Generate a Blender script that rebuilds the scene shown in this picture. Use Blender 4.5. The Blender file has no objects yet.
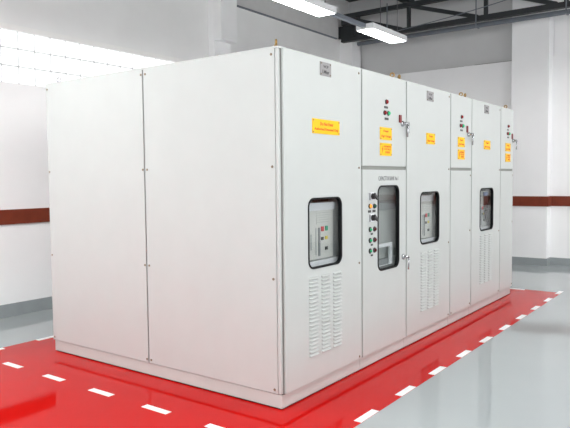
import bpy, bmesh, math, random
from mathutils import Vector, Matrix
random.seed(7)
sc = bpy.context.scene
COL = sc.collection
PI = math.pi

# ------------------------------------------------------------------ camera, world, exposure
cam_d = bpy.data.cameras.new('camera')
cam = bpy.data.objects.new('camera', cam_d)
COL.objects.link(cam)
cam_d.sensor_width = 36.0
cam_d.lens = 625.32 / 570.0 * 36.0
cam_d.clip_start = 0.05
yaw, pitch, roll = 0.6339, -0.0571, -0.0098
fw = Vector((math.cos(pitch) * math.cos(yaw), math.cos(pitch) * math.sin(yaw), math.sin(pitch)))
rt = Vector((math.sin(yaw), -math.cos(yaw), 0.0))
up = rt.cross(fw)
r2 = math.cos(roll) * rt + math.sin(roll) * up
u2 = -math.sin(roll) * rt + math.cos(roll) * up
M = Matrix((r2, u2, -fw)).transposed().to_4x4()
M.translation = Vector((-3.1407, -2.3515, 1.4886))
cam.matrix_world = M
sc.camera = cam

world = bpy.data.worlds.new('world')
sc.world = world
world.use_nodes = True
world.node_tree.nodes['Background'].inputs['Color'].default_value = (1.0, 0.99, 0.985, 1)
world.node_tree.nodes['Background'].inputs['Strength'].default_value = 3.0
sc.view_settings.view_transform = 'Standard'
sc.view_settings.look = 'None'
sc.view_settings.gamma = 1.0
sc.view_settings.use_curve_mapping = False
sc.view_settings.exposure = 0.25
LAMP = 30.0          # radiance of a luminaire diffuser
BLOCK = 0.72          # radiance of the daylit glass blocks

# ------------------------------------------------------------------ materials
def mat(name, col, rough=0.5, metal=0.0, noise=0.0, nscale=8.0, bump=0.0, bscale=60.0, coat=0.0,
        emit=None, estr=0.0, spec=0.5, rvar=0.0):
    m = bpy.data.materials.new(name)
    m.use_nodes = True
    nt = m.node_tree
    b = nt.nodes['Principled BSDF']
    b.inputs['Base Color'].default_value = (*col, 1)
    b.inputs['Roughness'].default_value = rough
    b.inputs['Metallic'].default_value = metal
    b.inputs['Specular IOR Level'].default_value = spec
    b.inputs['Coat Weight'].default_value = coat
    b.inputs['Coat Roughness'].default_value = 0.03
    tc = nt.nodes.new('ShaderNodeTexCoord')
    if noise:
        n = nt.nodes.new('ShaderNodeTexNoise')
        n.inputs['Scale'].default_value = nscale
        n.inputs['Detail'].default_value = 5
        nt.links.new(tc.outputs['Object'], n.inputs['Vector'])
        mr = nt.nodes.new('ShaderNodeMapRange')
        mr.inputs[1].default_value = 0.3
        mr.inputs[2].default_value = 0.7
        mr.inputs[3].default_value = 1 - noise
        mr.inputs[4].default_value = 1 + noise * 0.5
        nt.links.new(n.outputs['Fac'], mr.inputs[0])
        mx = nt.nodes.new('ShaderNodeMix')
        mx.data_type = 'RGBA'
        mx.blend_type = 'MULTIPLY'
        mx.inputs[0].default_value = 1
        mx.inputs[6].default_value = (*col, 1)
        nt.links.new(mr.outputs[0], mx.inputs[7])
        nt.links.new(mx.outputs[2], b.inputs['Base Color'])
        if rvar:
            mr2 = nt.nodes.new('ShaderNodeMapRange')
            mr2.inputs[1].default_value = 0.3
            mr2.inputs[2].default_value = 0.7
            mr2.inputs[3].default_value = max(0.0, rough - rvar)
            mr2.inputs[4].default_value = rough + rvar
            nt.links.new(n.outputs['Fac'], mr2.inputs[0])
            nt.links.new(mr2.outputs[0], b.inputs['Roughness'])
    if bump:
        n2 = nt.nodes.new('ShaderNodeTexNoise')
        n2.inputs['Scale'].default_value = bscale
        n2.inputs['Detail'].default_value = 3
        nt.links.new(tc.outputs['Object'], n2.inputs['Vector'])
        bp = nt.nodes.new('ShaderNodeBump')
        bp.inputs['Strength'].default_value = bump
        bp.inputs['Distance'].default_value = 0.01
        nt.links.new(n2.outputs['Fac'], bp.inputs['Height'])
        nt.links.new(bp.outputs['Normal'], b.inputs['Normal'])
        if coat:
            nt.links.new(bp.outputs['Normal'], b.inputs['Coat Normal'])
    if emit:
        b.inputs['Emission Color'].default_value = (*emit, 1)
        b.inputs['Emission Strength'].default_value = estr
    return m

MW = mat('cabinet_paint', (0.470, 0.497, 0.490), 0.38, noise=0.02, nscale=5, bump=0.03, bscale=220)
MPL = mat('plinth_paint', (0.475, 0.49, 0.48), 0.4, noise=0.03, nscale=6)
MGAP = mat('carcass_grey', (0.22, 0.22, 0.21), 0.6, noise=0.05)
MDARKGAP = mat('gap_grey', (0.20, 0.21, 0.195), 0.6, noise=0.05)
MRUB = mat('black_rubber', (0.006, 0.007, 0.008), 0.6, noise=0.1, nscale=40, spec=0.2)
MYEL = mat('sign_yellow', (0.84, 0.48, 0.006), 0.5, spec=0.2, noise=0.02)
MRED = mat('sign_red_ink', (0.60, 0.03, 0.0), 0.5, noise=0.05)
MINK = mat('black_ink', (0.03, 0.03, 0.035), 0.5, noise=0.05)
MGINK = mat('grey_ink', (0.07, 0.07, 0.08), 0.5, noise=0.05)
MALU = mat('plate_aluminium', (0.24, 0.235, 0.24), 0.45, noise=0.05, nscale=30)
MCHR = mat('chrome', (0.45, 0.46, 0.48), 0.2, metal=1.0, noise=0.03)
MBRASS = mat('brass', (0.36, 0.22, 0.07), 0.4, metal=0.7, noise=0.1, nscale=60)
MSCREW = mat('screw_steel', (0.22, 0.17, 0.12), 0.4, metal=0.5, noise=0.1)
MBLK = mat('black_plastic', (0.015, 0.015, 0.017), 0.3, noise=0.05)
MLRED = mat('dark_red_lens', (0.28, 0.008, 0.012), 0.15, noise=0.05)
MLRED2 = mat('maroon_button', (0.10, 0.006, 0.012), 0.2, noise=0.05)
MLGRN = mat('green_lens_lit', (0.02, 0.35, 0.14), 0.15, noise=0.05, emit=(0.05, 0.8, 0.35), estr=0.2)
MLGRND = mat('green_lens_dark', (0.008, 0.07, 0.045), 0.15, noise=0.05)
MLORG = mat('orange_lens', (0.85, 0.32, 0.02), 0.2, noise=0.05, emit=(1, 0.4, 0.02), estr=0.25)
MREDTAG = mat('red_tag', (0.16, 0.006, 0.008), 0.5, noise=0.05)
MBRK = mat('breaker_fascia', (0.62, 0.63, 0.60), 0.45, noise=0.03)
MBRK2 = mat('breaker_light', (0.74, 0.77, 0.80), 0.4, noise=0.03)
MSLAT = mat('breaker_grey', (0.40, 0.43, 0.42), 0.5, noise=0.03)
MINT = mat('interior_grey', (0.36, 0.385, 0.375), 0.5, noise=0.04)
MINTD = mat('interior_dark', (0.22, 0.24, 0.245), 0.55, noise=0.05)
MBTR = mat('button_red', (0.65, 0.03, 0.05), 0.4, noise=0.03)
MBTG = mat('button_green', (0.02, 0.36, 0.20), 0.4, noise=0.03)
MBTY = mat('button_yellow', (0.75, 0.6, 0.05), 0.4, noise=0.03)
MCOP = mat('copper_brown', (0.10, 0.035, 0.03), 0.4, noise=0.1)
MBLUE = mat('blue_sleeve', (0.08, 0.15, 0.30), 0.4, noise=0.05)

MWALL = mat('wall_paint', (0.90, 0.905, 0.915), 0.6, noise=0.015, nscale=3, bump=0.02, bscale=90)
MWALLU = mat('upper_wall_shade', (0.86, 0.865, 0.865), 0.65, noise=0.03, nscale=2.5, bump=0.02, bscale=90)
MWALLF = mat('far_upper_shade', (0.62, 0.625, 0.63), 0.65, noise=0.03, nscale=2.5, bump=0.02, bscale=90)
MRAIL = mat('dado_brown', (0.185, 0.029, 0.010), 0.4, noise=0.12, nscale=12)
MBASE = mat('skirting_grey', (0.30, 0.33, 0.34), 0.45, noise=0.05)
MFLOOR = mat('floor_epoxy_grey', (0.36, 0.395, 0.405), 0.07, noise=0.03, nscale=1.2, bump=0.012, bscale=2.2, coat=0.05)
MFRED = mat('floor_epoxy_red', (0.50, 0.005, 0.004), 0.06, noise=0.06, nscale=1.5, bump=0.016, bscale=2.2, spec=0.085)
MDASH = mat('line_paint_white', (0.85, 0.86, 0.86), 0.3, noise=0.02, nscale=20)
MROOF = mat('roof_deck_dark', (0.030, 0.033, 0.036), 0.7, noise=0.2, nscale=3)
MSTEEL = mat('dark_steel', (0.020, 0.024, 0.027), 0.5, noise=0.15, nscale=6)
MPIPE = mat('grey_pipe', (0.16, 0.18, 0.21), 0.45, noise=0.08)
MBEAM = mat('beam_grey', (0.6, 0.6, 0.6), 0.6, noise=0.04)
MLAMP = mat('lamp_housing', (0.85, 0.86, 0.88), 0.4, noise=0.02)
MDIFF = mat('lamp_diffuser', (0.9, 0.9, 0.9), 0.5, emit=(1.0, 0.99, 0.97), estr=LAMP)
MGRID = mat('window_mortar', (0.52, 0.53, 0.54), 0.6, noise=0.03)
MBLOCK = mat('glass_block', (0.6, 0.62, 0.63), 0.25, bump=0.05, bscale=25, emit=(1.0, 1.0, 1.0), estr=BLOCK)
MFRAME = mat('window_frame_white', (0.88, 0.88, 0.87), 0.4, noise=0.02)
MWIRE = mat('wire_grey', (0.12, 0.12, 0.13), 0.4, metal=0.5)

def glass_mat():
    m = bpy.data.materials.new('window_glass')
    m.use_nodes = True
    nt = m.node_tree
    nt.nodes.remove(nt.nodes['Principled BSDF'])
    out = nt.nodes['Material Output']
    tr = nt.nodes.new('ShaderNodeBsdfTransparent')
    tr.inputs['Color'].default_value = (0.89, 0.90, 0.90, 1)
    gl = nt.nodes.new('ShaderNodeBsdfGlossy')
    gl.inputs['Roughness'].default_value = 0.02
    fr = nt.nodes.new('ShaderNodeFresnel')
    fr.inputs['IOR'].default_value = 1.5
    mx = nt.nodes.new('ShaderNodeMixShader')
    ge = nt.nodes.new('ShaderNodeNewGeometry')
    mu = nt.nodes.new('ShaderNodeMath')
    mu.operation = 'MULTIPLY_ADD'          # front faces reflect, the back face of the pane does not
    mu.inputs[1].default_value = -1.0
    mu.inputs[2].default_value = 1.0
    mu2 = nt.nodes.new('ShaderNodeMath')
    mu2.operation = 'MULTIPLY'
    nt.links.new(ge.outputs['Backfacing'], mu.inputs[0])
    nt.links.new(mu.outputs[0], mu2.inputs[0])
    nt.links.new(fr.outputs[0], mu2.inputs[1])
    nt.links.new(mu2.outputs[0], mx.inputs[0])
    nt.links.new(tr.outputs[0], mx.inputs[1])
    nt.links.new(gl.outputs[0], mx.inputs[2])
    nt.links.new(mx.outputs[0], out.inputs['Surface'])
    return m
MGLASS = glass_mat()

# ------------------------------------------------------------------ mesh helpers
def box(bm, x0, x1, y0, y1, z0, z1, mi=0):
    v = [bm.verts.new(c) for c in ((x0, y0, z0), (x1, y0, z0), (x1, y1, z0), (x0, y1, z0),
                                   (x0, y0, z1), (x1, y0, z1), (x1, y1, z1), (x0, y1, z1))]
    for q in ((0, 3, 2, 1), (4, 5, 6, 7), (0, 1, 5, 4), (1, 2, 6, 5), (2, 3, 7, 6), (3, 0, 4, 7)):
        bm.faces.new([v[i] for i in q]).material_index = mi

def tube(bm, pts, r, seg=10, mi=0, caps=True):
    pts = [Vector(p) for p in pts]
    rings = []
    for i, p in enumerate(pts):
        d = (pts[min(i + 1, len(pts) - 1)] - pts[max(i - 1, 0)]).normalized()
        a = Vector((0, 0, 1)) if abs(d.z) < 0.9 else Vector((1, 0, 0))
        s = d.cross(a).normalized()
        t = s.cross(d)
        rings.append([bm.verts.new(p + r * (math.cos(2 * PI * k / seg) * s + math.sin(2 * PI * k / seg) * t)) for k in range(seg)])
    for a, b in zip(rings, rings[1:]):
        for k in range(seg):
            f = bm.faces.new((a[k], a[(k + 1) % seg], b[(k + 1) % seg], b[k]))
            f.material_index = mi
            f.smooth = True
    if caps:
        bm.faces.new(rings[0][::-1]).material_index = mi
        bm.faces.new(rings[-1]).material_index = mi

def disc(bm, c, prof, seg=14, mi=0, mtop=None):
    """lathe about the -y direction from the centre c: prof = [(radius, out)], out measured towards -y"""
    rings = []
    for r, o in prof:
        rings.append([bm.verts.new((c[0] + r * math.cos(2 * PI * k / seg), c[1] - o, c[2] + r * math.sin(2 * PI * k / seg))) for k in range(seg)])
    for j, (a, b) in enumerate(zip(rings, rings[1:])):
        for k in range(seg):
            f = bm.faces.new((a[k], a[(k + 1) % seg], b[(k + 1) % seg], b[k]))
            f.material_index = mi if (mtop is None or j < len(rings) - 2) else mtop
    bm.faces.new(rings[-1]).material_index = mi if mtop is None else mtop

def finish(bm, name, mats, parent=None, loc=(0, 0, 0), bevel=0.0, smooth=False):
    bmesh.ops.recalc_face_normals(bm, faces=bm.faces)
    me = bpy.data.meshes.new(name)
    bm.to_mesh(me)
    bm.free()
    if not isinstance(mats, (list, tuple)):
        mats = [mats]
    for m in mats:
        me.materials.append(m)
    o = bpy.data.objects.new(name, me)
    COL.objects.link(o)
    o.location = loc
    if parent:
        o.parent = parent
    if bevel:
        b = o.modifiers.new('bevel', 'BEVEL')
        b.width = bevel
        b.segments = 2
        b.limit_method = 'ANGLE'
    return o

def share(src, parent=None, loc=(0, 0, 0), label=None):
    o = src.copy()
    COL.objects.link(o)
    o.parent = parent
    o.location = loc
    if 'label' in o:
        del o['label']
    if label:
        o['label'] = label
    return o

def bx(name, dims, m, parent=None, bevel=0.0, label=None):
    bm = bmesh.new()
    box(bm, *dims)
    o = finish(bm, name, m, parent, bevel=bevel)
    if label:
        o['label'] = label
    return o

def empty(name, loc, label, cat, group=None):
    o = bpy.data.objects.new(name, None)
    o.empty_display_size = 0.1
    COL.objects.link(o)
    o.location = loc
    o['label'] = label
    o['category'] = cat
    if group:
        o['group'] = group
    return o

def struct(o):
    o['kind'] = 'structure'
    return o

def rrect(x0, x1, z0, z1, r, n=6):
    pts = []
    for cx, cz, a0 in ((x1 - r, z1 - r, 0), (x0 + r, z1 - r, PI / 2), (x0 + r, z0 + r, PI), (x1 - r, z0 + r, 1.5 * PI)):
        for k in range(n + 1):
            a = a0 + PI / 2 * k / n
            pts.append((cx + r * math.cos(a), cz + r * math.sin(a)))
    return pts

def slab_with_hole(bm, x0, x1, z0, z1, yf, yb, hole):
    """a door leaf in the xz plane with one rounded hole"""
    outer = [(x0, z0), (x1, z0), (x1, z1), (x0, z1)]
    def loop(pts, y):
        vs = [bm.verts.new((p[0], y, p[1])) for p in pts]
        es = [bm.edges.new((vs[i], vs[(i + 1) % len(vs)])) for i in range(len(vs))]
        return vs, es
    allv = []
    for y in (yf, yb):
        ov, oe = loop(outer, y)
        hv, he = loop(hole, y)
        bmesh.ops.triangle_fill(bm, use_beauty=True, use_dissolve=False, edges=oe + he)
        allv.append((ov, hv))
    (of, hf), (ob, hb) = allv
    for a, b in ((of, ob), (hf, hb)):
        for i in range(len(a)):
            j = (i + 1) % len(a)
            bm.faces.new((a[i], a[j], b[j], b[i]))

def ring(bm, outer, inner, yf, yb, mi=0):
    n = len(outer)
    L = []
    for pts, y in ((outer, yf), (inner, yf), (inner, yb), (outer, yb)):
        L.append([bm.verts.new((p[0], y, p[1])) for p in pts])
    for a, b in zip(L, L[1:] + L[:1]):
        for i in range(n):
            j = (i + 1) % n
            bm.faces.new((a[i], a[j], b[j], b[i])).material_index = mi

def plate(bm, pts, yf, yb, mi=0):
    a = [bm.verts.new((p[0], yf, p[1])) for p in pts]
    b = [bm.verts.new((p[0], yb, p[1])) for p in pts]
    bm.faces.new(a).material_index = mi
    bm.faces.new(b[::-1]).material_index = mi
    for i in range(len(a)):
        j = (i + 1) % len(a)
        bm.faces.new((a[i], a[j], b[j], b[i])).material_index = mi

def lettering(text, x0, x1, zc, h, y, m, parent, label=None, bold=0.0):
    """text laid flat in the xz plane facing -y, squeezed to the width x0..x1 and cap height h"""
    cu = bpy.data.curves.new('lettering', 'FONT')
    cu.body = text
    cu.size = 1.0
    cu.offset = bold
    cu.resolution_u = 2
    cu.extrude = 0.004
    tmp = bpy.data.objects.new('tmp_text', cu)
    COL.objects.link(tmp)
    dg = bpy.context.evaluated_depsgraph_get()
    me = bpy.data.meshes.new_from_object(tmp.evaluated_get(dg))
    bpy.data.objects.remove(tmp)
    xs = [v.co.x for v in me.vertices]
    ys = [v.co.y for v in me.vertices]
    ax, bx_, ay, by = min(xs), max(xs), min(ys), max(ys)
    sx = (x1 - x0) / (bx_ - ax)
    sz = h / (by - ay)
    for v in me.vertices:
        c = v.co
        v.co = (x0 + (c.x - ax) * sx, y - c.z * 0.2, zc - h / 2 + (c.y - ay) * sz)
    me.name = 'lettering'
    me.materials.clear()
    me.materials.append(m)
    o = bpy.data.objects.new('lettering', me)
    COL.objects.link(o)
    o.parent = parent
    if label:
        o['label'] = label
    return o

# ------------------------------------------------------------------ the room
XF, YL, XB, YR, ZC = 7.87, 4.137, -6.0, -6.0, 5.0
bm = bmesh.new()
box(bm, XB - 0.2, XF + 0.2, YR - 0.2, YL + 0.2, -0.15, 0)
floor = struct(finish(bm, 'floor', MFLOOR))
DX0, DX1, DY0, DY1 = -0.44, 5.275, -0.512, 2.96
bm = bmesh.new()
box(bm, -1.75, DX1, DY0, DY1, 0.0, 0.0012)
finish(bm, 'painted_zone', MFRED, floor)['label'] = 'glossy red painted floor zone'
dash_bm = bmesh.new()
box(dash_bm, -0.115, 0.115, -0.026, 0.026, 0.0, 0.0012)
dash = finish(dash_bm, 'painted_dash', MDASH, floor, (0.256, DY0 + 0.03, 0.0013))
first = True
def put_dash(x, y, rz):
    global first
    o = dash if first else share(dash, floor)
    first = False
    o.location = (x, y, 0.0013)
    o.rotation_euler = (0, 0, rz)
x = 0.25
for k in range(-3, 10):
    put_dash(x - 0.01 + 0.559 * k, DY0 + 0.027, 0)     # front edge of the red zone
for k in range(0, 6):
    put_dash(DX0, 0.12 + 0.565 * k, PI / 2)                         # line across the red zone
for k in range(-3, 10):
    put_dash(0.24 + 0.56 * k, DY1 - 0.027, 0)                              # back edge
for k in range(0, 6):
    put_dash(DX1 - 0.027, 0.05 + 0.565 * k, PI / 2)                        # far edge

# left wall (behind the cabinets)
WZ0, WZ1 = 2.555, 3.135
WX0, WX1 = -2.05, 3.77
bm = bmesh.new()
box(bm, XB, XF, YL, YL + 0.2, 0, WZ0)
box(bm, XB, WX0, YL, YL + 0.2, WZ0, WZ1)
box(bm, WX1, XF, YL, YL + 0.2, WZ0, WZ1)
box(bm, XB, XF + 0.2, YL, YL + 0.2, WZ1, ZC)
wl = struct(finish(bm, 'wall_left', [MWALL]))
# upper band of the same wall, shade above the lamps put into its tone
bm = bmesh.new()
box(bm, XB, XF, YL - 0.012, YL, 3.19, ZC)
finish(bm, 'upper_band', MWALLU, wl)['label'] = 'upper band of the wall with shade toned into its colour'
win = struct(bx('window_1', (WX0, WX1, YL + 0.018, YL + 0.11, WZ0, WZ1), MGRID))
bm = bmesh.new()
box(bm, WX0 - 0.06, WX1, YL - 0.014, YL + 0.05, WZ1 - 0.004, WZ1 + 0.055)
finish(bm, 'window_frame', MFRAME, win)
bm = bmesh.new()
box(bm, -0.0945, 0.0945, 0, 0.05, -0.0905, 0.0905)
blk = finish(bm, 'glass_block', MBLOCK, win, bevel=0.012)
n = 0
for i in range(29):
    for j in range(3):
        o = blk if n == 0 else share(blk, win)
        n += 1
        o.location = (-1.945 + 0.2005 * i, YL + 0.005, WZ0 + 0.0965 + 0.1932 * j)
# columns and beam on the left wall
bm = bmesh.new()
box(bm, 3.79, 4.15, 4.0, YL - 0.012, 0, ZC)
col1 = finish(bm, 'column', MWALL, wl, bevel=0.006)
col1['label'] = 'white wall column behind the cabinets'
bm = bmesh.new()
box(bm, 3.79, 4.15, 3.865, 4.0, 3.53, 4.2)
finish(bm, 'corbel', MWALL, col1, bevel=0.006)['label'] = 'box corbel projecting from the column'
bm = bmesh.new()
box(bm, 4.0, 4.12, 3.90, 4.05, 4.2, 4.32)
box(bm, 3.98, 4.3, 4.02, 4.06, 4.14, 4.22)
finish(bm, 'bracket', MBRASS, col1)
bm = bmesh.new()
box(bm, XB, 3.78, 4.07, YL - 0.012, 4.19, 4.56)
box(bm, 4.16, 7.40, 4.07, YL - 0.012, 4.19, 4.56)
finish(bm, 'beam', MBEAM, wl)['label'] = 'grey boxed beam along the top of the wall'
bm = bmesh.new()
box(bm, 4.16, 7.40, 4.085, YL - 0.012, 4.172, 4.189)  # dark strip drawn in as the shadow line under the beam
finish(bm, 'beam_shadow_strip', MPIPE, wl)
bm = bmesh.new()
box(bm, 7.53, XF, 3.84, YL - 0.012, 0, 4.19)
finish(bm, 'column', MWALL, wl, bevel=0.006)['label'] = 'column in the far corner of the room'
bm = bmesh.new()
box(bm, 7.48, XF, 3.80, YL - 0.012, 4.192, 4.42)
box(bm, 7.42, 7.60, 3.70, 4.02, 4.42, 4.62)
finish(bm, 'column_cap', MSTEEL, wl)['label'] = 'dark steel seat on the corner column'

# far wall
bm = bmesh.new()
box(bm, XF, XF + 0.2, YR, YL, 0, 3.45)
box(bm, XF + 0.08, XF + 0.2, YR, YL, 3.45, ZC)
wf = struct(finish(bm, 'wall_far', MWALL))
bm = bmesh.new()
box(bm, XF + 0.065, XF + 0.08, 0.5, YL, 3.455, ZC)  # greyer wall tone carries the shade above lamp level
finish(bm, 'upper_band', MWALLF, wf)['label'] = 'upper band of the wall with shade toned into its colour'
bm = bmesh.new()
box(bm, XF - 0.002, XF + 0.05, 0.85, 1.55, 3.450, 3.458)
box(bm, XF - 0.002, XF + 0.05, 1.75, 2.1, 3.450, 3.454)
finish(bm, 'ledge_crack', MGAP, wf)['label'] = 'dark crack along the wall ledge'
bm = bmesh.new()
box(bm, 7.65, XF + 0.06, 0.25, 0.845, 0, ZC)
colf = finish(bm, 'column', MWALL, wf, bevel=0.006)
colf['label'] = 'broad column on the far wall'
bm = bmesh.new()
box(bm, XB, XF + 0.2, YR - 0.2, YR, 0, 2.3)       # low wall; bays above are added openings to let in daylight
box(bm, XB, XF + 0.2, YR - 0.2, YR, 4.4, ZC)
for k in range(5):
    box(bm, XB + 3.4 * k, XB + 3.4 * k + 0.3, YR - 0.2, YR, 2.3, 4.4)
struct(finish(bm, 'wall_right', MWALL))
bm = bmesh.new()
box(bm, XB - 0.2, XB, YR, YL, 0, 1.4)  # openings above this sill are added bays that admit daylight
box(bm, XB - 0.2, XB, YR, YL, 4.4, ZC)
for k in range(4):
    box(bm, XB - 0.2, XB, YR + 3.27 * k, YR + 3.27 * k + 0.3, 1.4, 4.4)
struct(finish(bm, 'wall_back', MWALL))
# dado rails and skirting
t1 = struct(bx('trim_1', (XB, XF - 0.36, YL - 0.022, YL, 1.013, 1.176), MRAIL, bevel=0.004))
bm = bmesh.new()
box(bm, XF - 0.022, XF, 0.867, YL - 0.31, 0.985, 1.15)
box(bm, 7.63, 7.65, 0.228, 0.867, 0.985, 1.15)
box(bm, 7.65, XF, 0.228, 0.25, 0.985, 1.15)
box(bm, 7.65, XF, 0.845, 0.867, 0.985, 1.15)
box(bm, XF - 0.022, XF, YR, 0.228, 0.985, 1.15)
struct(finish(bm, 'trim_2', MRAIL))
struct(bx('baseboard_left', (XB, XF - 0.36, YL - 0.015, YL, 0, 0.14), MBASE, bevel=0.003))
bm = bmesh.new()
box(bm, XF - 0.015, XF, 0.86, YL - 0.31, 0, 0.125)
box(bm, 7.635, 7.65, 0.235, 0.86, 0, 0.125)
box(bm, 7.65, XF, 0.235, 0.25, 0, 0.125)
box(bm, 7.65, XF, 0.845, 0.86, 0, 0.125)
box(bm, XF - 0.015, XF, YR, 0.235, 0, 0.125)
struct(finish(bm, 'baseboard_far', MBASE))

# roof
bm = bmesh.new()
box(bm, XB - 0.2, XF + 0.2, YR - 0.2, YL + 0.2, ZC, ZC + 0.1)
ceil = struct(finish(bm, 'ceiling', MROOF))
bm = bmesh.new()
box(bm, -0.03, 0.03, YR + 0.01, YL - 0.02, 0, 0.035)
rib = finish(bm, 'deck_rib', MROOF, ceil, (XB + 0.3, 0, ZC - 0.035))
for k in range(1, 30):
    share(rib, ceil, (XB + 0.3 + 0.455 * k, 0, ZC - 0.035))
for k, y in enumerate((2.72, 0.2, -2.3, -4.8)):
    bm = bmesh.new()
    box(bm, XB, 7.9, y - 0.05, y + 0.05, 4.66, 4.68)
    box(bm, XB, 7.9, y - 0.008, y + 0.008, 4.68, 4.82)
    box(bm, XB, 7.9, y - 0.05, y + 0.05, 4.82, 4.84)
    finish(bm, 'purlin', MSTEEL, ceil)
    bm = bmesh.new()
    for xx in (-4, -1, 2, 5):
        box(bm, xx - 0.02, xx + 0.02, y - 0.02, y + 0.02, 4.84, ZC)
    finish(bm, 'purlin_hanger', MSTEEL, ceil)

# ------------------------------------------------------------------ roof trusses
def bar(bm, p, q, w, h):
    p, q = Vector(p), Vector(q)
    d = (q - p).normalized()
    s = Vector((1, 0, 0))
    t = s.cross(d).normalized()
    vs = []
    for e in (p, q):
        for a, b in ((-1, -1), (1, -1), (1, 1), (-1, 1)):
            vs.append(bm.verts.new(e + s * a * w / 2 + t * b * h / 2))
    for f in ((0, 1, 2, 3), (7, 6, 5, 4), (0, 4, 5, 1), (1, 5, 6, 2), (2, 6, 7, 3), (3, 7, 4, 0)):
        bm.faces.new([vs[i] for i in f])

def truss(x, label):
    r = empty('roof_truss', (x, -0.9, 4.07), label, 'truss')
    def add(name, p, q, w, h):
        bm = bmesh.new()
        bar(bm, (0, p[0] + 0.9, p[1] - 4.07), (0, q[0] + 0.9, q[1] - 4.07), w, h)
        finish(bm, name, MSTEEL, r)
    add('lower_chord', (YR + 0.05, 4.145), (4.02, 4.145), 0.10, 0.085)
    add('upper_chord', (YR + 0.05, 4.59), (4.02, 4.59), 0.09, 0.075)
    y = 2.62
    ys = [3.9, 2.62, 1.22, -0.04, -1.35, -2.65, -3.95, -5.25]
    for a, b in zip(ys, ys[1:]):
        add('post', (b, 4.19), (b, 4.55), 0.055, 0.06)
        add('brace', (a - 0.06 if a < 3.8 else a, 4.555), (b + 0.14, 4.18), 0.05, 0.065)
    return r
truss(7.46, 'dark steel roof truss along the far wall above the pipe')
bm = bmesh.new()
tube(bm, [(7.44, YR + 0.05, 4.03), (7.44, 3.66, 4.03)], 0.04, 12)
pp = finish(bm, 'wall_pipe', MPIPE)
pp['label'] = 'grey pipe running along the underside of the far roof truss'
pp['category'] = 'pipe'
for y in (1.35, -0.06, 3.0):
    bm = bmesh.new()
    tube(bm, [(7.35, y, 4.0), (7.35, y, 4.66)], 0.011, 8)
    box(bm, 7.335, 7.49, y - 0.015, y + 0.015, 3.985, 3.992)
    finish(bm, 'pipe_hanger', MPIPE, pp)
# slack cable between the truss posts
bm = bmesh.new()
pts = []
for k in range(13):
    t = k / 12
    pts.append((7.30, 2.9 - 3.2 * t, 4.11 + 0.42 * t - 0.10 * math.sin(PI * t) * 0.5))
tube(bm, pts, 0.008, 6)
cb = finish(bm, 'sagging_cable', MPIPE)
cb['label'] = 'thin grey cable sagging across the far roof truss'
cb['category'] = 'cable'

# ------------------------------------------------------------------ luminaires
def make_lamp():
    r = empty('ceiling_light', (0, 0, 3.45), 'lamp', 'light', 'suspended luminaires')
    bm = bmesh.new()
    for (a, b, c, d) in ((-0.51, 0.51, -0.13, -0.118), (-0.51, 0.51, 0.118, 0.13)):
        box(bm, a, b, c, d, 0, 0.075)
    box(bm, -0.51, -0.498, -0.118, 0.118, 0, 0.075)
    box(bm, 0.498, 0.51, -0.118, 0.118, 0, 0.075)
    box(bm, -0.498, 0.498, -0.118, 0.118, 0.06, 0.075)
    finish(bm, 'housing', MLAMP, r)
    bm = bmesh.new()
    box(bm, -0.497, 0.497, -0.117, 0.117, 0.002, 0.012)
    finish(bm, 'diffuser', MDIFF, r)
    for x in (-0.06, 0.46):
        bm = bmesh.new()
        tube(bm, [(x, 0, 0.075), (x, 0, ZC - 3.45)], 0.005, 6)
        finish(bm, 'suspension_wire', MWIRE, r)
    return r
lamp0 = make_lamp()
def put_lamp(x, y, label):
    global lamp0
    if lamp0 is not None:
        r, lamp0_ = lamp0, lamp0
        globals()['proto_lamp'] = lamp0
        lamp0 = None
    else:
        r = share(proto_lamp)
        for ch in list(proto_lamp.children):
            if ch.name.startswith('sticker'):
                continue
            share(ch, r, ch.location)
    r.location = (x, y, 3.45)
    r['label'] = label
    return r
put_lamp(2.86, 1.77, 'long lit white luminaire at the top edge of the picture above the first cabinet')
la = put_lamp(4.80, 1.77, 'complete lit white luminaire hanging above the cabinets, yellow sticker on its end')
bm = bmesh.new()
box(bm, -0.513, -0.51, -0.012, 0.016, 0.03, 0.055)
finish(bm, 'sticker', MYEL, la)['label'] = 'small yellow sticker'
for x in (-1.9, -3.84):  # unseen luminaires added to brighten the left wall and cabinet end
    put_lamp(x, 2.75, 'added unseen luminaire brightening the wall near the glass block window')
# more luminaires outside the frame, added to brighten the hall
for x in (0.92, -1.02, -2.96, -4.9):
    put_lamp(x, 1.77, 'added unseen luminaire in line with the cabinet row, brightening the back of the hall')
for x in (6.74, 4.80, 2.86, 0.92, -1.02, -2.96, -4.9):
    put_lamp(x, -1.75, 'added unseen luminaire over the walkway, brightening the cabinet fronts')
for x in (6.74, 4.80, 2.86, 0.92, -1.02, -2.96, -4.9):
    put_lamp(x, -4.9, 'added unseen luminaire near the opposite wall, brightening the hall')
bm = bmesh.new()
box(bm, 3.385, 4.275, 1.74, 1.80, 3.47, 3.52)
tk = finish(bm, 'cable_trunking', MPIPE, bevel=0.004)
tk['label'] = 'grey cable trunking linking the two luminaires'
tk['category'] = 'trunking'

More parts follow.
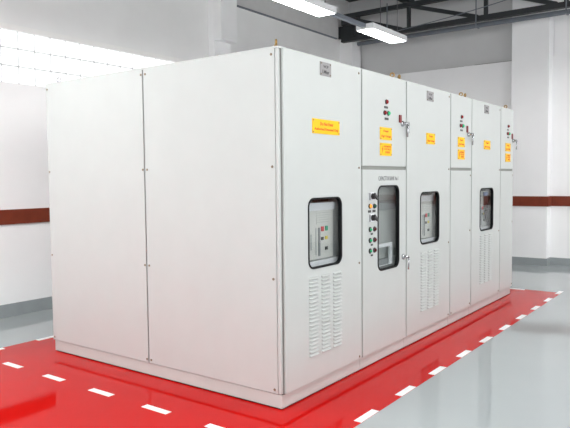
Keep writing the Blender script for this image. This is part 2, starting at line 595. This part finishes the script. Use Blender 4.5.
# ------------------------------------------------------------------ switchgear cabinets
H, D, ZB = 2.31, 2.487, 0.108
YF, YD = -0.018, -0.001      # door front and back planes
def screw_mesh():
    bm = bmesh.new()
    disc(bm, (0, 0, 0), [(0.009, 0.0), (0.009, 0.003), (0.006, 0.005)], 8)
    return finish(bm, 'screw', MSCREW)
_screw = screw_mesh()
_used = [False]
def screw(parent, x, y, z, side=False):
    if _used[0]:
        o = share(_screw, parent, (x, y, z))
    else:
        o = _screw
        o.parent = parent
        o.location = (x, y, z)
        _used[0] = True
    if side:
        o.rotation_euler = (0, 0, -PI / 2)
    else:
        o.rotation_euler = (0, 0, 0)
    return o

def louver_proto():
    bm = bmesh.new()
    w, h, d = 0.057, 0.0068, 0.013
    pr = []
    for xx, s in ((-w, 0.0), (-w + 0.007, 0.8), (-w + 0.014, 1.0), (w - 0.014, 1.0), (w - 0.007, 0.8), (w, 0.0)):
        pr.append([bm.verts.new((xx, 0.001, h)), bm.verts.new((xx, -d * s * 0.75, -h * 0.15)),
                   bm.verts.new((xx, -d * s, -h * 0.85)), bm.verts.new((xx, 0.001, -h))])
    for a, b in zip(pr, pr[1:]):
        for k in range(3):
            f = bm.faces.new((a[k], a[k + 1], b[k + 1], b[k]))
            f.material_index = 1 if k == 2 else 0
    box(bm, -w + 0.004, w - 0.004, -0.0008, 0.0, -h - 0.004, -h + 0.001, 1)     # dark strip painted in as the shadow under the pressed hood
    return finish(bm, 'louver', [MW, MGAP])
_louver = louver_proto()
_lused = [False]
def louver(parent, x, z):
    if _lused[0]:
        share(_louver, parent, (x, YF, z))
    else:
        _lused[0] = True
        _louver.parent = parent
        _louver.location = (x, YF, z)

def rivet_at(parent, x, z, y):
    global _rivet
    if '_rivet' not in globals():
        bm = bmesh.new()
        disc(bm, (0, 0, 0), [(0.0055, 0.0), (0.005, 0.003)], 6)
        _rivet = finish(bm, 'rivet', MSCREW, parent, (x, y, z))
    else:
        share(_rivet, parent, (x, y, z))

def sign(root, name, x0, x1, z0, z1, m, lines, ink, label, symbol=False):
    s = bx(name, (x0, x1, YF - 0.004, YF, z0, z1), m, root, bevel=0.001, label=label)
    for (t, a, b, zc, h) in lines:
        w = x1 - x0
        lettering(t, x0 + a * w, x0 + b * w, z0 + zc * (z1 - z0), h, YF - 0.0042, ink, s, bold=0.010)
    for xx in (x0 + 0.012, x1 - 0.012):
        for zz in (z0 + 0.011, z1 - 0.011):
            rivet_at(s, xx, zz, YF - 0.004)
    if symbol:
        bm = bmesh.new()
        c = Vector((x0 + 0.2 * (x1 - x0), 0, (z0 + z1) / 2))
        pts = [(0.006, 0.026), (-0.012, -0.002), (-0.001, -0.002), (-0.007, -0.028), (0.012, 0.006), (0.001, 0.006), (0.012, 0.026)]
        plate(bm, [(c.x + p[0], c.z + p[1]) for p in pts], YF - 0.0055, YF - 0.004)
        finish(bm, 'lightning_symbol', MRED, s)
    return s

def window_set(door, x0, x1, z0, z1):
    bm = bmesh.new()
    o = rrect(x0 - 0.004, x1 + 0.004, z0 - 0.004, z1 + 0.004, 0.064)
    i = rrect(x0 + 0.007, x1 - 0.007, z0 + 0.007, z1 - 0.007, 0.053)
    ring(bm, o, i, YF - 0.005, YF)
    o2 = rrect(x0 + 0.001, x1 - 0.001, z0 + 0.001, z1 - 0.001, 0.059)
    ring(bm, o2, i, YF, YD + 0.004)
    finish(bm, 'window_gasket', MRUB, door)['label'] = 'black rubber window gasket'
    bm = bmesh.new()
    plate(bm, rrect(x0 + 0.0075, x1 - 0.0075, z0 + 0.0075, z1 - 0.0075, 0.0525), YD - 0.005, YD - 0.001)
    finish(bm, 'window_glass', MGLASS, door)['label'] = 'clear glass pane'

def handle(door, x, z, keys):
    bm = bmesh.new()
    disc(bm, (x, YF, z), [(0.024, 0), (0.024, 0.012), (0.016, 0.018), (0.014, 0.04), (0.011, 0.045)], 14)
    tube(bm, [(x, YF - 0.038, z + 0.004), (x + 0.02, YF - 0.040, z + 0.005), (x + 0.036, YF - 0.038, z - 0.008)], 0.008, 8)
    tube(bm, [(x + 0.036, YF - 0.038, z - 0.006), (x + 0.037, YF - 0.038, z - 0.06), (x + 0.034, YF - 0.036, z - 0.110)], 0.0075, 8)
    finish(bm, 'handle', MCHR, door)['label'] = 'chrome lever handle'
    if keys:
        bm = bmesh.new()
        c = Vector((x + 0.072, YF - 0.03, z))
        pts = [c + Vector((0.016 * math.cos(a), 0, 0.016 * math.sin(a))) for a in [k * 2 * PI / 10 for k in range(11)]]
        tube(bm, pts, 0.003, 6)
        box(bm, c.x - 0.006, c.x + 0.008, c.y - 0.003, c.y, c.z - 0.075, c.z - 0.012)
        box(bm, c.x + 0.006, c.x + 0.018, c.y + 0.001, c.y + 0.004, c.z - 0.06, c.z - 0.01)
        tube(bm, [(x + 0.036, YF - 0.038, z), (c.x, c.y, c.z + 0.014)], 0.004, 6)
        finish(bm, 'key_ring', MCHR, door)['label'] = 'keys hanging from the handle'

def lampbtn(door, name, x, z, m, r=0.022, label=None, bez=MBLK, lens=0.82):
    bm = bmesh.new()
    disc(bm, (x, YF, z), [(r, 0), (r, 0.006), (r * lens, 0.009), (r * lens * 0.95, 0.014), (r * lens * 0.55, 0.019)], 14, 0, 1)
    for f in bm.faces:
        if all(v.co.y < YF - 0.008 for v in f.verts):
            f.material_index = 1
    o = finish(bm, name, [bez, m], door)
    if label:
        o['label'] = label
def tag_plate(door, x, z, w=0.05, h=0.018):
    bx('label_plate', (x - w / 2, x + w / 2, YF - 0.003, YF, z - h / 2, z + h / 2), MBLK, door)

def rotary(door, x, z):
    bm = bmesh.new()
    box(bm, x - 0.045, x + 0.038, YF - 0.006, YF, z - 0.031, z + 0.031, 1)
    box(bm, x - 0.043, x - 0.028, YF - 0.008, YF - 0.006, z - 0.029, z + 0.029, 0)
    disc(bm, (x + 0.006, YF - 0.006, z), [(0.024, 0), (0.022, 0.022), (0.018, 0.026)], 14, 0)
    a = math.radians(-38)
    c, s = math.cos(a), math.sin(a)
    pts = [(-0.03, -0.012), (0.034, -0.009), (0.034, 0.009), (-0.03, 0.012)]
    plate(bm, [(x + 0.006 + p[0] * c - p[1] * s, z + p[0] * s + p[1] * c) for p in pts], YF - 0.042, YF - 0.030, 0)
    finish(bm, 'rotary_switch', [MBLK, MBRK2], door, bevel=0.002)['label'] = 'black rotary selector switch'

def eye(root, x, y, rot, m=None):
    bm = bmesh.new()
    R_, r_ = 0.016, 0.0065
    N, K = 12, 6
    vs = []
    for i in range(N):
        a = 2 * PI * i / N
        rr = []
        for k in range(K):
            b = 2 * PI * k / K
            q = R_ + r_ * math.cos(b)
            rr.append(bm.verts.new((q * math.cos(a) * math.cos(rot), q * math.cos(a) * math.sin(rot), 0.032 + q * math.sin(a))))
            rr[-1].co += Vector((-math.sin(rot), math.cos(rot), 0)) * r_ * math.sin(b)
        vs.append(rr)
    for i in range(N):
        for k in range(K):
            bm.faces.new((vs[i][k], vs[(i + 1) % N][k], vs[(i + 1) % N][(k + 1) % K], vs[i][(k + 1) % K])).smooth = True
    tube(bm, [(0, 0, 0), (0, 0, 0.016)], 0.014, 10)
    finish(bm, 'lifting_eye', m or MBRASS, root, (x, y, H + 0.001))['label'] = 'lifting eye bolt'

def carcass(root, w, first=False, hollow=True):
    bm = bmesh.new()
    a = 0.02 if first else 0.002
    b = w - 0.002
    box(bm, a, a + 0.02, 0.0, D - 0.012, 0.099, H - 0.012)
    box(bm, b - 0.02, b, 0.0, D - 0.012, ZB, H - 0.012)
    box(bm, a + 0.02, b - 0.02, 0.0, D - 0.012, 0.099, ZB + 0.02)
    box(bm, a + 0.02, b - 0.02, 0.0, D - 0.012, H - 0.032, H - 0.012)
    box(bm, a + 0.02, b - 0.02, D - 0.032, D - 0.012, ZB + 0.02, H - 0.032)
    finish(bm, 'carcass', MGAP, root)['label'] = 'grey inner frame seen in the door gaps'
    bx('roof_panel', (0.0 if first else 0.002, b, -0.03 if False else 0.0, D, H - 0.012, H), MW, root)
    bx('plinth', (0.012 if first else 0.0015, w - 0.0015, 0.005, D - 0.014, 0.009, 0.0985), MPL, root, bevel=0.003)
    bx('plinth_shadow_gap', (0.02 if first else 0.0015, w - 0.0015, 0.011, D - 0.02, 0.0012, 0.009), MBLK, root)  # black strip puts the contact shadow into the plinth's bottom gap
    bx('rear_panel', (a, b, D - 0.012, D, ZB, H - 0.012), MW, root)

def plain_door(root, x0, x1, z0, z1, screws=()):
    d = bx('door', (x0, x1, YF, YD, z0, z1), MW, root, bevel=0.003)
    for (x, z) in screws:
        screw(d, x, YF, z)
    return d
def window_door(root, x0, x1, z0, z1, win, screws=()):
    bm = bmesh.new()
    slab_with_hole(bm, x0, x1, z0, z1, YF, YD, rrect(*win, 0.06))
    d = finish(bm, 'door', MW, root, bevel=0.002)
    for (x, z) in screws:
        screw(d, x, YF, z)
    window_set(d, *win)
    return d

DZ0, DZ1 = 0.105, 2.300
def breaker(root, x0, x1, z0, z1, variant=0, wref=0.0):
    """draw-out circuit breaker seen through the door window (x0..x1, z0..z1 is the window)"""
    yb = 0.05
    ux = wref                       # device positions are measured on the first cabinet
    b = bx('circuit_breaker', (ux + 0.33, ux + 0.715, yb, 0.30, 0.918, 1.318), MBRK if variant == 0 else MSLAT, root, bevel=0.004,
           label='pale circuit breaker behind the door window')
    def P(name, a0, a1, b0, b1, m, d=0.006):
        return bx(name, (ux + a0, ux + a1, yb - d, yb, b0, b1), m, b)
    P('top_cover', 0.335, 0.712, 1.262, 1.315, MSLAT if variant else MBRK2, 0.012)
    P('nameplate', 0.491, 0.66, 1.166, 1.258, MBRK, 0.004)
    for k in range(5):
        P('vent_slit', 0.50, 0.65, 1.176 + 0.0165 * k, 1.179 + 0.0165 * k, MSLAT, 0.0055)
    P('racking_slot', 0.515, 0.537, 0.94, 1.14, MINTD, 0.005)
    P('off_button', 0.553, 0.580, 1.112, 1.146, MBTR, 0.008)
    P('on_button', 0.606, 0.633, 1.114, 1.148, MBTG, 0.008)
    P('counter_window', 0.552, 0.58, 1.05, 1.072, MBLK, 0.005)
    P('spring_flag', 0.604, 0.634, 1.052, 1.075, MBTY, 0.005)
    P('key_lock', 0.604, 0.63, 0.977, 1.0, MBLK, 0.008)
    P('printed_strip', 0.483, 0.489, 0.95, 1.14, MBTR if variant else MSLAT, 0.004)
    P('printed_strip', 0.42, 0.432, 0.99, 1.10, MSLAT, 0.004)
    bx('breaker_sill', (ux + 0.30, x1 + 0.06, 0.032, 0.30, z0 - 0.01, 0.912), MBRK2, root)
    bx('compartment_side', (ux + 0.73, x1 + 0.12, 0.07, 0.10, 0.914, z1 + 0.05), MINTD if variant else MSLAT, root)
    if variant:
        bx('copper_cover', (ux + 0.585, ux + 0.70, yb - 0.010, yb - 0.0085, 1.13, 1.26), MCOP, root)
        bx('blue_connector', (ux + 0.55, ux + 0.66, yb - 0.03, yb - 0.013, 1.27, 1.31), MBLUE, root)
        for k in range(3):
            bm = bmesh.new()
            pts = []
            for i in range(9):
                t = i / 8
                pts.append((ux + 0.66 - 0.07 * math.sin(PI * t) + 0.022 * k, yb - 0.024, 1.17 - 0.2 * t))
            tube(bm, pts, 0.009, 6)
            finish(bm, 'control_cable', MBLK, root)

# louvered wide cabinet ----------------------------------------------------
def wide_cabinet(x0, w, label, win, louv, plate_x, plate_txt, sgn, first=False, variant=0):
    r = empty('switchgear_cabinet', (x0, 0, 0), label, 'cabinet', 'row of white switchgear cabinets')
    carcass(r, w, first)
    wx0, wx1, wz0, wz1 = win
    dx0 = 0.030 if first else 0.010
    sx = w - 0.045
    d = window_door(r, dx0, w - 0.010, DZ0, DZ1, win,
                    [(sx, 2.262), (sx, 1.562), (sx, 0.845), (sx, 0.128)])
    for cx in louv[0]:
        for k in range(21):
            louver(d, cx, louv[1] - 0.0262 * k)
    breaker(r, wx0, wx1, wz0, wz1, variant, 0.0 if first else wx0 - 0.288)
    px0, px1, pz0, pz1 = plate_x
    sign(r, 'nameplate', px0, px1, pz0, pz1, MALU,
         [(plate_txt[0], 0.28, 0.74, 0.68, 0.018), (plate_txt[1], 0.2, 0.8, 0.3, 0.024)], MINK, 'grey engraved nameplate')
    sgn(r)
    return r

def danger(r, x0, x1, z0=1.787, z1=1.887, lbl='yellow warning sign with red words Danger High Voltage'):
    sign(r, 'warning_sign', x0, x1, z0, z1, MYEL,
         [('Danger', 0.28, 0.72, 0.70, 0.022), ('High Voltage', 0.1, 0.92, 0.28, 0.022)], MRED, lbl)
def hazard(r, x0, x1, z0=1.661, z1=1.762):
    sign(r, 'warning_sign', x0, x1, z0, z1, MYEL,
         [('HAZARDOUS', 0.34, 0.9, 0.74, 0.016), ('VOLTAGE', 0.34, 0.9, 0.52, 0.016), ('INSIDE', 0.45, 0.85, 0.28, 0.016)], MRED,
         'yellow warning sign with a red lightning bolt', symbol=True)

# first cabinet with its two end panels
def s1(r):
    sign(r, 'warning_sign', 0.348, 0.695, 1.788, 1.887, MYEL,
         [('Do Not Enter', 0.27, 0.75, 0.69, 0.024), ('Authorised Personnel Only', 0.07, 0.94, 0.30, 0.025)], MRED,
         'wide yellow sign with red words Do Not Enter')
u1 = wide_cabinet(0.0, 1.02, 'white cabinet at the near corner with plain end panels and wide yellow sign',
                  (0.294, 0.718, 0.877, 1.351), ((0.352, 0.503, 0.655), 0.815), (0.447, 0.586, 2.183, 2.276), ('VCP', '1.Mbar'), s1, True)
bm = bmesh.new()
box(bm, 0.0, 0.022, 0.0, 0.026, ZB - 0.003, H - 0.0125)
finish(bm, 'corner_post', MW, u1, bevel=0.007)
for (ya, yb_) in ((0.029, 1.243), (1.257, 2.480)):
    pn = bx('side_panel', (0.0, 0.016, ya, yb_, ZB - 0.003, H - 0.0125), MW, u1, bevel=0.002)
    for z in (2.262, 1.562, 0.847, 0.130):
        screw(pn, 0.0, ya + (0.012 if ya < 1 else -0.001) + 0.012, z, True)
        screw(pn, 0.0, yb_ - 0.022, z, True)
eye(u1, 0.049, 0.05, 0.75)
eye(u1, 0.06, 2.38, 0.63 + PI / 2, MCHR)  # paler metal than the other eyes, bloom put into its colour
for y in (0.375, 0.544):
    bm = bmesh.new()
    tube(bm, [(0.05, y, H + 0.001), (0.05, y, H + 0.012)], 0.011, 6)
    finish(bm, 'roof_bolt', MBRASS, u1)

# capacitor cabinet ---------------------------------------------------------
def narrow_cabinet(x0, w, label, ox, plain):
    """ox: x of the indicator column in world coordinates"""
    r = empty('switchgear_cabinet', (x0, 0, 0), label, 'cabinet', 'row of white switchgear cabinets')
    carcass(r, w)
    a, b = 0.010, w - 0.010
    bx('divider_rail', (a, b, -0.012, -0.001, 1.550, 1.578), MDARKGAP, r)
    d = plain_door(r, a, b, 1.577, DZ1)
    c = ox - x0
    lampbtn(d, 'indicator_lamp', c, 2.092, MLRED, 0.020, 'dark red indicator lamp')
    tag_plate(d, c - 0.005, 2.048, 0.062)
    lampbtn(d, 'indicator_lamp', c - 0.030, 2.003, MLRED, 0.020, 'dark red indicator lamp')
    lampbtn(d, 'indicator_lamp', c + 0.034, 2.003, MLGRN, 0.020, 'lit green indicator lamp')
    tag_plate(d, c + 0.006, 1.957, 0.062)
    return r, d, c

u2, d2, c2 = narrow_cabinet(1.02, 0.772, 'white cabinet with dark tall window and black rotary switches, second from near corner', 1.418, False)
bx('red_tag', (1.643 - 1.02, 1.681 - 1.02, YF - 0.012, YF, 1.942, 2.006), MREDTAG, d2, bevel=0.003)['label'] = 'red tag beside the handle'
handle(d2, 1.702 - 1.02, 1.935, True)
danger(u2, 1.308 - 1.02, 1.511 - 1.02)
hazard(u2, 1.308 - 1.02, 1.511 - 1.02)
W2 = (1.273 - 1.02, 1.645 - 1.02, 0.742, 1.420)
d2b = window_door(u2, 0.010, 0.762, DZ0, 1.549, W2)
handle(d2b, 1.722 - 1.02, 0.812, False)
lettering('CAPACITOR BANK No.1', 1.285 - 1.02, 1.632 - 1.02, 1.480, 0.036, YF, MGINK, d2b, label='grey printed heading')
for z in (1.342, 1.175):
    rotary(d2b, 1.168 - 1.02, z)
lampbtn(d2b, 'indicator_lamp', 1.140 - 1.02, 1.267, MLORG, 0.020, 'orange indicator lamp')
lampbtn(d2b, 'indicator_lamp', 1.212 - 1.02, 1.265, MLGRND, 0.020, 'dark green indicator lamp')
tag_plate(d2b, 1.136 - 1.02, 1.226, 0.045)
tag_plate(d2b, 1.208 - 1.02, 1.226, 0.045)
for z in (1.085, 1.000, 0.918):
    lampbtn(d2b, 'push_button', 1.143 - 1.02, z, MLGRN, 0.021, 'lit green push button', lens=0.5)
    lampbtn(d2b, 'push_button', 1.214 - 1.02, z, MLRED2, 0.021, 'dark maroon push button', lens=0.7)
    tag_plate(d2b, 1.172 - 1.02, z - 0.036, 0.03, 0.014)
# inside of the second cabinet
bx('mounting_plate', (0.03, 0.745, 0.07, 0.09, 0.60, 1.53), MINT, u2)
bx('dark_band', (0.04, 0.74, 0.055, 0.07, 1.218, 1.298), MINTD, u2)  # darker band across the mounting plate
bx('lower_tray', (0.04, 0.74, 0.04, 0.07, 0.66, 0.815), MINTD, u2)
bm = bmesh.new()
ring(bm, [(0.28, 0.765), (0.585, 0.765), (0.585, 0.945), (0.28, 0.945)], [(0.31, 0.767), (0.545, 0.767), (0.545, 0.918), (0.31, 0.918)], 0.022, 0.037)
finish(bm, 'conduit_frame', MBRK2, u2)['label'] = 'pale conduit frame behind the glass'
eye(u2, 1.66 - 1.02, 0.05, 2.0)
eye(u2, 1.79 - 1.02, 0.05, 0.9)

def s3(r):
    danger(r, 2.203 - 1.792, 2.396 - 1.792)
u3 = wide_cabinet(1.792, 0.993, 'white louvred switchgear cabinet third from near corner, square yellow sign on its tall door',
                  (2.077 - 1.792, 2.499 - 1.792, 0.880, 1.350), ((2.145 - 1.792, 2.296 - 1.792, 2.437 - 1.792), 0.805),
                  (2.211 - 1.792, 2.357 - 1.792, 2.176, 2.266), ('VCP', '2.Mbar'), s3)
u4, d4, c4 = narrow_cabinet(2.785, 0.592, 'white cabinet with plain lower door, between the two farther windowed cabinets', 3.07, True)
bx('red_tag', (3.212 - 2.785, 3.244 - 2.785, YF - 0.012, YF, 1.942, 2.012), MREDTAG, d4, bevel=0.003)['label'] = 'red tag beside the handle'
handle(d4, 3.262 - 2.785, 1.925, True)
danger(u4, 2.975 - 2.785, 3.162 - 2.785)
hazard(u4, 2.975 - 2.785, 3.162 - 2.785)
d4b = plain_door(u4, 0.010, 0.582, DZ0, 1.549, [(0.55, 1.50), (0.545, 0.92), (0.55, 0.14), (0.03, 0.13)])
eye(u4, 3.235 - 2.785, 0.05, 2.0)
eye(u4, 3.351 - 2.785, 0.05, 0.9)
def s5(r):
    danger(r, 3.752 - 3.377, 3.965 - 3.377)
u5 = wide_cabinet(3.377, 0.968, 'white louvred switchgear cabinet fifth from near corner, darker window with cables inside',
                  (3.64 - 3.377, 4.082 - 3.377, 0.886, 1.355), ((3.705 - 3.377, 3.855 - 3.377, 4.0 - 3.377), 0.832),
                  (3.758 - 3.377, 3.908 - 3.377, 2.183, 2.276), ('VCP', '3.Mbar'), s5, variant=1)
u6, d6, c6 = narrow_cabinet(4.345, 0.507, 'white cabinet with plain lower door at the far end of the row', 4.622, True)
bx('red_tag', (4.765 - 4.345, 4.797 - 4.345, YF - 0.012, YF, 1.945, 2.01), MREDTAG, d6, bevel=0.003)['label'] = 'red tag beside the handle'
handle(d6, 4.81 - 4.345, 1.925, True)
danger(u6, 4.522 - 4.345, 4.722 - 4.345)
hazard(u6, 4.524 - 4.345, 4.722 - 4.345)
d6b = plain_door(u6, 0.010, 0.497, DZ0, 1.549, [(0.475, 1.50), (0.475, 0.92), (0.475, 0.14)])
eye(u6, 4.74 - 4.345, 0.05, 2.0)
